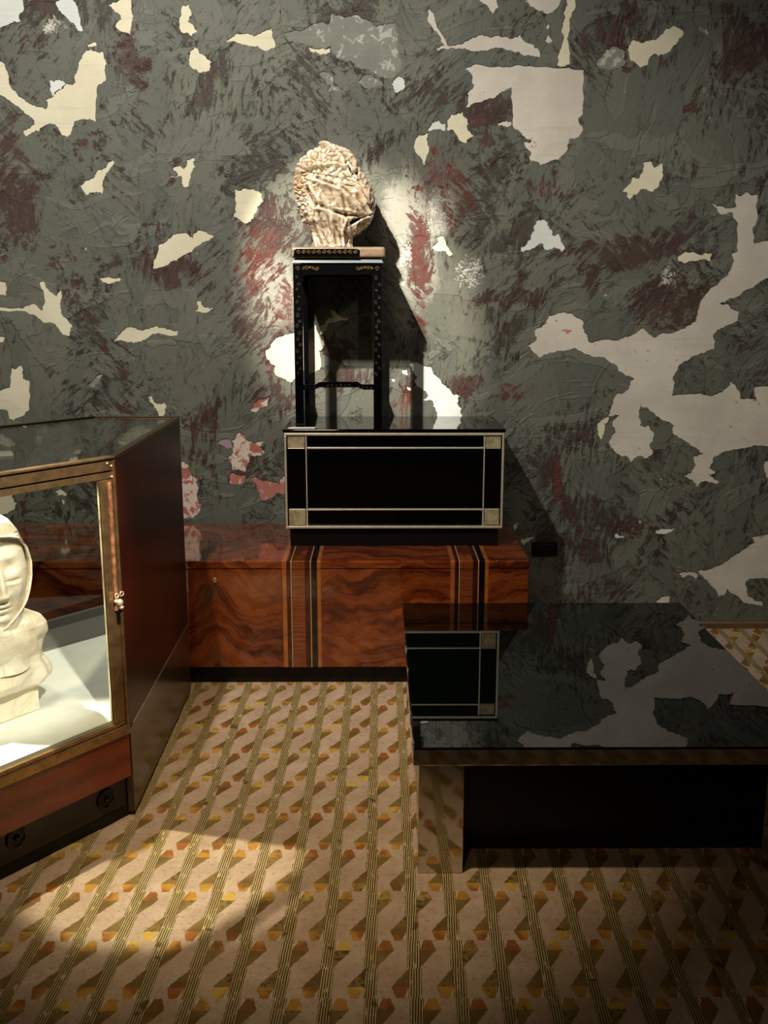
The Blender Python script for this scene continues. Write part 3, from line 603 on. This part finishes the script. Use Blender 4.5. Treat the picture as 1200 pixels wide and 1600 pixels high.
# ------------------------------------------------------------------ gilded crumpled head
def lerp_tab(T, x):
    if x <= T[0][0]: return T[0][1:]
    for a, b in zip(T, T[1:]):
        if x <= b[0]:
            k = (x-a[0])/(b[0]-a[0]); return tuple(u+(v-u)*k for u, v in zip(a[1:], b[1:]))
    return T[-1][1:]
def build_head():
    HY = 4.37; prof = [(226, 506, 520, .02), (231, 496, 536, .045), (238, 486, 548, .07), (248, 473, 556, .085), (260, 465, 561, .098), (275, 461, 569, .108), (290, 460, 576, .112), (305, 462, 582, .114), (320, 464, 585, .112), (335, 467, 583, .106), (347, 474, 578, .098), (356, 484, 572, .085), (364, 489, 563, .075), (372, 491, 550, .066), (380, 490, 550, .066), (388, 488, 552, .072)]
    N, Mm = 220, 200; bm = B(); grid = []
    ridges = [([(488, 292), (505, 318), (500, 345), (512, 385)], 3.5, .012), ([(497, 285), (530, 300), (555, 328), (572, 342)], 4, .013), ([(512, 232), (530, 250), (545, 275), (562, 310), (574, 338)], 4, .014),
              ([(505, 228), (548, 250), (578, 300), (584, 315)], 3.5, .012), ([(523, 325), (522, 350), (530, 385)], 2.5, .010), ([(540, 345), (534, 365), (536, 385)], 2.5, .009), ([(490, 345), (494, 370), (498, 386)], 3, .010), ([(480, 270), (520, 262), (552, 270)], 3, .011), ([(552, 285), (560, 305), (572, 335)], 2.5, .008), ([(548, 342), (566, 343), (577, 336)], 2.5, .012),([(500,330),(540,332),(570,342)],3,.008)]
    vall = [([(500, 322), (535, 338), (560, 341)], 3, .012), ([(484, 300), (497, 325)], 2.5, .014), ([(538, 262), (566, 300), (580, 330)], 2.5, .014), ([(548, 350), (556, 346), (575, 338)], 2.2, .02), ([(500, 282), (535, 298), (548, 308)], 2, .008),([(560,262),(566,270)],4,.02),([(532,300),(540,345)],2,.006)]
    def dseg(x, y, L_):
        m = 1e9
        for (ax, ay), (bx, by) in zip(L_, L_[1:]):
            dx, dy = bx-ax, by-ay; k = max(0, min(1, ((x-ax)*dx+(y-ay)*dy)/(dx*dx+dy*dy)))
            m = min(m, (x-ax-k*dx)**2+(y-ay-k*dy)**2)
        return m
    for j in range(Mm+1):
        yy = 226+(388.5-226)*j/Mm; l, r, dp = lerp_tab(prof, yy)
        zc = W(520, yy, Y=HY).z; xl, xr = W(l, yy, Y=HY).x, W(r, yy, Y=HY).x; cx, hx = (xl+xr)/2, (xr-xl)/2; row = []
        for i in range(N):
            a = 2*pi*i/N; ca, sa = cos(a), sin(a); e = .85
            x = cx+hx*math.copysign(abs(ca)**e, ca); y = HY+dp*math.copysign(abs(sa)**e, sa); p = Vector((x, y, zc))
            n = Vector((ca*dp, sa*hx, 0)).normalized(); d = 0.
            px = l+(r-l)*(ca+1)/2
            fr = max(0, -sa+.25)
            for L_, wd, am in ridges: d += 1.25*am*exp(-dseg(px, yy, L_)/(wd*wd))*min(1, fr*1.5)
            for L_, wd, am in vall: d -= 1.3*am*exp(-dseg(px, yy, L_)/(wd*wd))*min(1, fr*1.5)
            # curls in the upper left, drapery elsewhere
            sg = lambda t_: 1/(1+exp(-max(-30, min(30, t_))))
            q = sg((298-(px-490)*.28-yy)*.22)*sg((520+(yy-228)*.52-px)*.22) if fr > 0 else .5
            q = max(q, sg((485-px)*.35)*sg((352-yy)*.3), sg((300-yy)*.3)*sg(-((px-548)-(yy-262)*.1)**2*.01+2)*sg((yy-268)*.3))
            if yy > 366: q *= .1
            pw = p+noise.noise_vector(p*14)*.016; vv = noise.voronoi(Vector((pw.x*40, pw.y*40, pw.z*52))+Vector((3, 1, 7)))[0]; d += q*(.012*min(1, (vv[1]-vv[0])*2.2)**.7-.006)
            v2 = noise.voronoi(p*95)[0]; d += q*.003*(v2[1]-v2[0])
            w3 = noise.voronoi(Vector((p.x*30+p.z*14, p.y*22, p.z*13)))[0]; d += (1-q)*.009*(min(.5, abs(w3[1]-w3[0]))-.2)
            fl = 1-abs(noise.noise(Vector((p.x*26, p.y*26, p.z*15))+Vector((5, 2, 1))))*2; d += (1-q)*.004*max(0, fl-.6)/.4; d += .004*noise.noise(p*30)+.0016*noise.noise(p*90)
            p += n*d; p.z += .5*d*(1 if yy < 270 else 0)
            row.append(bm.verts.new(p))
        grid.append(row)
    for j in range(Mm):
        for i in range(N): bm.faces.new((grid[j][i], grid[j+1][i], grid[j+1][(i+1) % N], grid[j][(i+1) % N]))
    bm.faces.new(grid[0]); bm.faces.new(grid[-1][::-1])
    zmin = min(v.co.z for v in bm.verts); dz = zc1+.0006-zmin
    for v in bm.verts: v.co.z += dz*max(0, 1-(v.co.z-zmin)/.06) if False else 0
    for v in bm.verts:
        if v.co.z < zc1+.0006 or v in grid[-1]: v.co.z = zc1+.0006
    m = Mat('gilded_lacquer'); n1 = m.noise(14, None, 5, .6); c = m.mix(n1.sm(.35, .65), (.34, .265, .18), (.50, .42, .31)); g = m.noise(60, None, 3)
    c = m.mix(m.noise(6, m.map(loc=(3, 3, 3)), 3).sm(.55, .7)*.5, c, (.36, .17, .06))
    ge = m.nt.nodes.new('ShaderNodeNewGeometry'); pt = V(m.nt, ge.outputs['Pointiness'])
    c = m.mix((pt*-1.+1.).sm(.495, .54)*.85, c, (.12, .065, .028))       # shade of the folds painted into the colour
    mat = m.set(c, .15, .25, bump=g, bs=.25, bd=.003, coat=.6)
    bmesh.ops.translate(bm, verts=bm.verts[:], vec=(.16, -HY, -zc1))
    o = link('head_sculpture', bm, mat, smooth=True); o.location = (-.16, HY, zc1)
    o['label'] = 'crumpled gilded head sculpture with curls and folded drapery on the tall black stand'; o['category'] = 'sculpture'
build_head()

# ------------------------------------------------------------------ coffee table
TZ = .378; tx0, tx1, ty0, ty1 = .090, 1.193, 2.474, 3.783
t = thing('coffee_table', 'low square coffee table with black mirror top and polished steel legs', 'table', (.64, 3.13, 0)); O = Vector((-.64, -3.13, 0))
bm = B(); box(bm, tx0+.004, tx1-.004, ty0+.004, ty1-.004, TZ-.008, TZ+.001, .0015)
g = Mat('black_green_glass'); TG = g.set((.0010, .0020, .0014), .012, 0, ior=1.55); link('glass_top', L(bm, O), TG, t)
def chrome_bar(a, b, c, d, e, f_, nm='steel_apron', bv=.003): bm = B(); box(bm, a, b, c, d, e, f_, bv); link(nm, L(bm, O), CHROME, t)
chrome_bar(tx0, tx1, ty0, ty0+.03, TZ-.050, TZ-.001); chrome_bar(tx0, tx1, ty1-.03, ty1, TZ-.050, TZ-.001)
chrome_bar(tx0, tx0+.03, ty0+.031, ty1-.031, TZ-.050, TZ-.001); chrome_bar(tx1-.03, tx1, ty0+.031, ty1-.031, TZ-.050, TZ-.001)
for a, b in ((.106, .230), (1.052, 1.177)):
    for c, d in ((2.489, 2.613), (3.645, 3.768)): chrome_bar(a, b, c, d, 0.0006, TZ-.051, 'leg', .002)
bm = B(); box(bm, .150, 1.133, 2.615, 3.643, .0006, TZ-.0515); link('base_box', L(bm, O), plain('dark_brown_base', (.005, .002, .0015), .35, spec=.3), t)

# ------------------------------------------------------------------ display case
C0 = Vector((-.752, 2.807)); fd = Vector((-.60, -.80)).normalized(); nin = Vector((-fd.y*-1, 0))
nin = Vector((-.80, .60)).normalized()          # inward normal of the front
LEN = 1.25
K1 = C0; K2 = Vector((-.762, 3.800)); K3 = Vector((-1.085, 3.800)); FL = K1+fd*LEN
# back line runs parallel to the front
tt = LEN-.18; K4 = K3+Vector((-.64, -.768)).normalized()*tt
t = thing('display_case', 'angled glass display case with brass frame and dark red wooden end', 'display case', (K1.x, K1.y, 0)); O = Vector((-K1.x, -K1.y, 0))
def zat(y): return W(200, y, Y=2.81).z
ztop = 1.117; zdeck = .325
def inset(pts, d):
    """shrink a convex polygon"""
    n = len(pts); out = []; A = area2(pts)
    for i in range(n):
        p0, p1, p2 = pts[i-1], pts[i], pts[(i+1) % n]
        def off(a, b): v = (b-a).normalized(); nn = Vector((-v.y, v.x)) if A > 0 else Vector((v.y, -v.x)); return a+nn*d, v
        a, va = off(p0, p1); b, vb = off(p1, p2); cr = va.x*vb.y-va.y*vb.x
        s = ((b.x-a.x)*vb.y-(b.y-a.y)*vb.x)/cr; out.append(a+va*s)
    return out
plan = [FL, K1, K2, K3, K4]
def fbox(nm, s0, s1, d0, d1, z0, z1, mt, bev=.001, par=None, base=K1, dirv=fd, nv=nin):
    """box along the front: s from the right corner leftwards, d inwards (negative = proud)"""
    P = [base+dirv*s0+nv*d0, base+dirv*s1+nv*d0, base+dirv*s1+nv*d1, base+dirv*s0+nv*d1]
    bm = B(); prism(bm, [tuple(p) for p in P], z0, z1, 'z', bev); return link(nm, L(bm, O), mt, par or t)
zA, zB, zC = zat(1132), zat(1144), zat(1210)
WHITE = plain('white_painted_board', (.80, .82, .76), .5, var=.04, vs=12)
# base and lower body
bm = B(); prism(bm, [tuple(p) for p in inset(plan, .022)], .0006, zC, 'z'); link('plinth', L(bm, O), PLINTH, t)
bm = B(); prism(bm, [tuple(p) for p in inset(plan, .019)], .0008, .034, 'z'); link('kick_strip', L(bm, O), BLACKM, t)
bm = B(); prism(bm, [tuple(p) for p in inset(plan, .008)], zC+.001, zB-.002, 'z'); link('lower_body', L(bm, O), REDWOOD, t)
fbox('front_panel', .004, LEN, -.002, .0075, zC, zB-.001, REDWOOD)
pl = inset(plan, .02); bm = B(); prism(bm, [tuple(p) for p in pl], zB-.001, zdeck, 'z'); link('deck', L(bm, O), WHITE, t)
fbox('bottom_rail', .0, LEN, -.006, .018, zB, zA+.004, BRASS, .0015)
fbox('bottom_bead', .012, LEN, .0, .014, zA+.008, zA+.018, BRASS, .0015)
# end panel of dark mahogany (K1 -> K2), upper and lower boards with a metal strip between
sv = (K2-K1).normalized(); sn = Vector((-1, 0)); sl = (K2-K1).length
def ebox(nm, s0, s1, d0, d1, z0, z1, mt, bev=.001): return fbox(nm, s0, s1, d0, d1, z0, z1, mt, bev, None, K1, sv, sn)
zs = W(253, 1053, Y=3.25).z
ebox('end_panel', .0, sl, -.002, .020, zs+.004, ztop-.012, MAHOG); ebox('end_panel', .006, sl, -.002, .0185, .012, zs-.003, plain('board_reflection_brown', (.050, .026, .012), .22, var=.15, vs=5))  # lower board's brown has the carpet's reflection painted in
ebox('steel_strip', .04, sl, -.0035, .004, zs-.0025, zs+.0025, plain('steel_strip', (.75, .72, .66), .3, 1.))
ebox('top_edge', .0, sl, -.004, .016, ztop-.012, ztop, plain('dark_bronze_edge', (.16, .09, .045), .35, 1., var=.2), .0015)
# upper rails on the front
def zf(y): return W(187, y, Y=2.807).z
fbox('top_rail', .0, LEN, -.004, .022, zf(716), ztop, BRASS, .002)
fbox('rail_backing', .010, LEN, .006, .020, zf(744), ztop-.004, BLACKM, 0)
fbox('head_rail', .004, LEN, -.001, .006, zf(733.5), zf(719), BRASS, .0008)
fbox('glazing_bead', .004, LEN, .001, .014, zf(746), zf(736.5), BRASS, .0008)
# post, hinge, edge
fbox('corner_post', .0, .009, -.003, .022, zA+.006, zf(719), BRASS)
COP = plain('coppery_hinge', (.50, .22, .11), .5, .6, var=.5, vs=60, bs=.2)
hb = B(); pth = K1+fd*.022+nin*-.001
z = zat(950)
cyl(hb, (pth.x, pth.y, (zf(752)+z)/2), .0065, zf(752)-z, n=12)
link('hinge', L(hb, O), COP, t)
fbox('stile', .031, .052, -.001, .014, zA+.02, zf(748), BRASS)
fbox('stile', .010, .030, .002, .014, zA+.02, zf(748), BRASS)
for (s, yy) in ((.012, 727), (.012, 744), (.026, 722)):
    p = K1+fd*s-nin*.002; bm = B(); sphere(bm, (p.x, p.y, zf(yy)), .0032, sub=2); link('rivet', L(bm, O), BRASS2, t, True)
for s in (.20, .45):
    pass
fbox('inner_bead', .0525, .056, .004, .012, zA+.022, zf(750), plain('bright_edge', (.85, .8, .6), .2, 1.), .0005)
# latch
p = K1+fd*.018-nin*.012; zl = W(187, 940, Y=2.80).z
bm = B()
for s_, q_ in ((-1, .026), (1, .024)):
    c2 = p+fd*s_*.009; tube(bm, [(c2.x+.0065*cos(a_*pi/5)*.6, c2.y+.0065*cos(a_*pi/5)*.8, zl+q_+.0065*sin(a_*pi/5)) for a_ in range(11)], .0018, 6)
lat = link('latch', L(bm, O), BRASS2, t, True)
bm = B(); sphere(bm, (p.x, p.y, zl+.002), (.011, .011, .011), sub=2); sphere(bm, (p.x-.008, p.y-.010, zl+.008), .006, sub=2); sphere(bm, (p.x+.003, p.y+.004, zl-.014), (.008, .008, .006), sub=2); tube(bm, [(p.x-.008, p.y-.01, zl+.008), (p.x+.004, p.y, zl-.004), (p.x, p.y, zl-.018)], .004, 6); link('latch_knob', L(bm, O), BRASS2, lat, True)
bm = B(); q2 = p+nin*.008; box(bm, q2.x-.004, q2.x+.004, q2.y-.004, q2.y+.004, zl-.06, zl-.016, .001); link('latch_tongue', L(bm, O), BLACKM, lat)
# glass panes
fbox('front_pane', .054, LEN-.02, .006, .010, zA+.012, zf(742), GLASS, 0)
bm = B(); prism(bm, [tuple(p) for p in inset(plan, .012)], ztop-.010, ztop-.004, 'z'); link('top_pane', L(bm, O), GLASS, t)
def seg(nm, a, b, off, th, z0, z1, mt, bev=0):
    v = (b-a).normalized(); cen = sum(plan, Vector((0, 0)))/5; n_ = Vector((-v.y, v.x))
    if n_.dot(cen-a) < 0: n_ = -n_
    P = [a+n_*off, b+n_*off, b+n_*(off+th), a+n_*(off+th)]
    bm = B(); prism(bm, [tuple(p) for p in P], z0, z1, 'z', bev); return link(nm, L(bm, O), mt, t)
DBR = plain('dark_bronze', (.14, .09, .05), .35, 1., var=.2)
e = Vector((.012, 0))
seg('back_rail', K2-e*1.6, K3, .0, .014, ztop-.014, ztop, DBR, .001); seg('back_rail', K3, K4, .0, .014, ztop-.014, ztop, DBR, .001); seg('side_rail', K4, FL, .0, .014, ztop-.014, ztop, DBR, .001)
seg('back_pane', K2-e*2, K3+e*.5, .006, .004, zdeck+.03, ztop-.015, GLASS); seg('back_pane', K3, K4, .006, .004, zdeck+.03, ztop-.015, GLASS); seg('end_pane', K4, FL, .006, .004, zdeck+.01, ztop-.015, GLASS)
GREY = plain('grey_kerb', (.16, .15, .13), .5)
seg('back_kerb', K2-e*2, K3+e*.5, .0, .02, zB, zdeck+.045, GREY); seg('back_kerb', K3, K4, .0, .02, zB, zdeck+.045, GREY); seg('end_kerb', K4, FL, .0, .02, zB, zdeck+.008, GREY)
# grey ledge behind the white deck
P = [K3+Vector((-.012, -.03)), K4+Vector((.02, -.0)), K4+nin*-.17, K3+nin*-.15+Vector((.10, .03)), Vector((-.80, 3.765))]
bm = B(); prism(bm, [tuple(p) for p in P], zdeck-.004, zdeck+.012, 'z'); link('back_ledge', L(bm, O), GREY, t)
# black mullion posts at the back corners
for kk in (K3, K4):
    bm = B(); box(bm, kk.x-.0, kk.x+.01, kk.y-.016, kk.y-.004, zdeck, ztop-.014); link('corner_bead', L(bm, O), GLASS if kk is K3 else DBR, t)
# round floor lights in the plinth
for px_, py_ in ((165, 1248), (25, 1308)):
    # intersect with the plinth front plane
    o2 = K1+nin*.022; best = None
    for i in range(400):
        s = i*.003; p_ = o2+fd*s
        pr = W(px_, py_, Y=p_.y)
        if best is None or abs(pr.x-p_.x) < best[0]: best = (abs(pr.x-p_.x), p_, pr.z)
    p_, zz_ = best[1], max(best[2], .055); ax = Vector((-nin.x, -nin.y, 0)); c3 = Vector((p_.x, p_.y, zz_))
    bm = B(); n = 28; u3 = Vector((fd.x, fd.y, 0)); 
    tube(bm, [c3+ax*.003+u3*.028*cos(2*pi*i/n)+Vector((0, 0, .028*sin(2*pi*i/n))) for i in range(n+1)], .0045, 6)
    rg = link('round_fitting', L(bm, O), plain('black_rubber', (.008, .007, .007), .3), t, True)
    bm = B(); cyl(bm, c3+ax*.001, .026, .004, ax, 24); link('recess', L(bm, O), BLACKM, rg)
    bm = B(); sphere(bm, c3+ax*.004, (.010, .010, .010), sub=2); link('lens', L(bm, O), BLACK, rg, True)

# ------------------------------------------------------------------ marble bust in the case
cornr = Vector((-1.036, 2.866)); BW, BD = .25, .17
bc = cornr+fd*(BW/2)+nin*(BD/2)
rz = math.atan2(nin.y, nin.x)-pi/2       # local +y = inwards, local -x = fd
mb = Mat('veined_marble'); vn = mb.noise(7, None, 6, .6, 1.5); MARB = mb.set(mb.mix((vn-.5).abs().sm(0, .05), (.80, .68, .50), (.86, .79, .64)), .38, 0, spec=.5)
mb.b.inputs['Subsurface Weight'].default_value = .12; mb.b.inputs['Subsurface Radius'].default_value = (.02, .012, .006)
bust = thing('marble_bust', 'cream marble bust of a veiled woman with lowered eyes inside the display case', 'bust', (bc.x, bc.y, zdeck+.0006), rz)
bm = B(); box(bm, -BW/2, BW/2, -BD/2, BD/2, 0, .088, .004); link('block', bm, MARB, bust)
def G(t, w_): return exp(-(t/w_)**2)
def zy(y): return .62-(y-797)*.0020
EGG = [(0, .0), (2, .024), (6, .044), (15, .068), (34, .093), (55, .106), (80, .112), (97, .110), (113, .103), (129, .094), (143, .083), (158, .073), (175, .066), (192, .066), (210, .078), (232, .10)]
EGG = [(y, r) for y, r in EGG]
A0 = radians(-106); HX, HY_ = .018, -.030
def egg(v, a, off=0.):
    """point of the head at height v (0 crown .. 1) and angle a"""
    yy = v*232; r, = lerp_tab(EGG, yy); z = zy(797+yy)+.012*max(0, 1-yy/150)
    fr = max(0, cos(a-A0)); k = 1.12-.08*fr
    cy = HY_-.018*min(1, yy/120)*(1 if yy < 160 else max(0, 1-(yy-160)/60)); r = max(0, r+off)
    return Vector((HX+r*cos(a), cy+r*k*sin(a), z)), r
def face_feat(sx, z):
    z -= .047
    a = abs(sx); d = 0
    d += .005*G(z-.462, .012)*G(a-.034, .028)-.010*G(z-.432, .018)*G(a-.034, .020)-.004*G(z-.44, .02)*G(a, .012)
    d += .0085*G(z-.410, .013)*G(a-.036, .019)-.0065*G(z-.395, .0032)*G(a-.036, .020)+.003*G(z-.385, .006)*G(a-.036, .02)
    nz = max(0, min(1, (.452-z)/(.452-.350))); A = (.006+.022*nz) if z > .350 else .028*G(z-.350, .009)
    d += (A if z < .452 else .006*G(z-.452, .012))*G(sx, .0085+.004*nz)+.011*G(z-.350, .009)*G(a-.014, .007)
    d += .010*G(z-.365, .032)*G(a-.050, .024)-.005*G(z-.330, .02)*G(a-.036, .010)
    d += .008*G(z-.321, .0065)*G(sx, .021)-.0075*G(z-.3125, .0028)*G(sx, .025)+.0085*G(z-.303, .0065)*G(sx, .017)-.005*G(z-.292, .004)*G(sx, .02)+.012*G(z-.275, .012)*G(sx, .022)
    return d
OPN = [(30, 0), (32, 26), (38, 48), (52, 64), (74, 73), (98, 73), (114, 68), (128, 58), (140, 44), (152, 26), (162, 8), (166, 0)]
def grid_mesh(rows, closed):
    bm = B(); VS = [[bm.verts.new(p) for p in r] for r in rows]; n = len(rows[0])
    for j in range(len(rows)-1):
        for i in range(n if closed else n-1): bm.faces.new((VS[j][i], VS[j+1][i], VS[j+1][(i+1) % n], VS[j][(i+1) % n]))
    bmesh.ops.recalc_face_normals(bm, faces=bm.faces[:]); return bm
# face (and the head under the veil)
rows = []; NJ, NI = 230, 260
for j in range(NJ+1):
    v = .05+.85*j/NJ; r_ = []
    for i in range(NI):
        a = A0+pi+2*pi*i/NI; p, r = egg(v, a, -.009); da = a-A0-2*pi*(a-A0 > pi); sx = da*r
        d = face_feat(sx, p.z) if abs(da) < 1.5 else 0
        nrm = Vector((cos(a), sin(a), .12)).normalized(); r_.append(p+nrm*d)
    rows.append(r_)
bm = grid_mesh(rows, True); face = link('head', bm, MARB, bust, True)
# veil wrapped round the head, open over the face
rows = []
for j in range(0, 201):
    v = j/200; yy = v*232; op, = lerp_tab([(0, 0)]+OPN+[(240, 0)], yy); r_ = []
    for i in range(161):
        t_ = i/160; a = A0+radians(op)+(2*pi-2*radians(op))*t_; f = min(t_, 1-t_)
        p, r = egg(max(v, .0005), a)
        rim = G(f, .02)*.0045 if op > 3 else 0
        fo = .0022*sin(f*34+v*5)*min(1, v*3)+.0028*noise.noise(p*15)+(.004*sin(v*30+f*14) if yy > 170 else 0)*min(1, (yy-170)/30)
        r_.append(p+Vector((cos(a), sin(a), .15)).normalized()*(fo+rim)*min(1, yy/12))
    rows.append(r_)
bm = grid_mesh(rows, False); o = link('veil', bm, MARB, bust, True); md = o.modifiers.new('s', 'SOLIDIFY'); md.thickness = .006; md.offset = -1
# shoulders and drapery
BODY = [(936, .10), (940, .34), (944, .60), (948, .84), (954, .98), (965, 1.04), (980, 1.04), (1000, .99), (1012, .935), (1022, .95), (1035, 1.03), (1045, 1.06), (1054, 1.02), (1060, .90), (1062, .5), (1062.5, .05)]
rows = []
for j in range(0, 181):
    yy = 936+(1062.5-936)*j/180; k, = lerp_tab(BODY, yy); r_ = []
    for i in range(220):
        a = 2*pi*i/220; e_ = .62; ca, sa = cos(a), sin(a)
        x = .178*k*math.copysign(abs(ca)**e_, ca); y = .118*k*math.copysign(abs(sa)**e_, sa); z = zy(yy)-.006
        q = (yy-936)/126
        z += .012*(1-q)*(-abs(x)/.17)+.010*math.sin(a*3+1)*max(0, q-.6)*1.2*min(1, k)*(1 if yy < 1060 else 0)
        d = .006*sin(a*11+q*7)*G(q-.82, .22)+.006*noise.noise(Vector((x, y, z))*13)+.0045*sin((x*.9+z*1.2)*60)*G(q-.35, .3)+.003*noise.noise(Vector((x, y, z))*32)
        d *= min(1, k*1.2)
        r_.append(Vector((x, y, z))+Vector((ca, sa, 0))*d)
    rows.append(r_)
bm = grid_mesh(rows, True); link('shoulders', bm, MARB, bust, True)
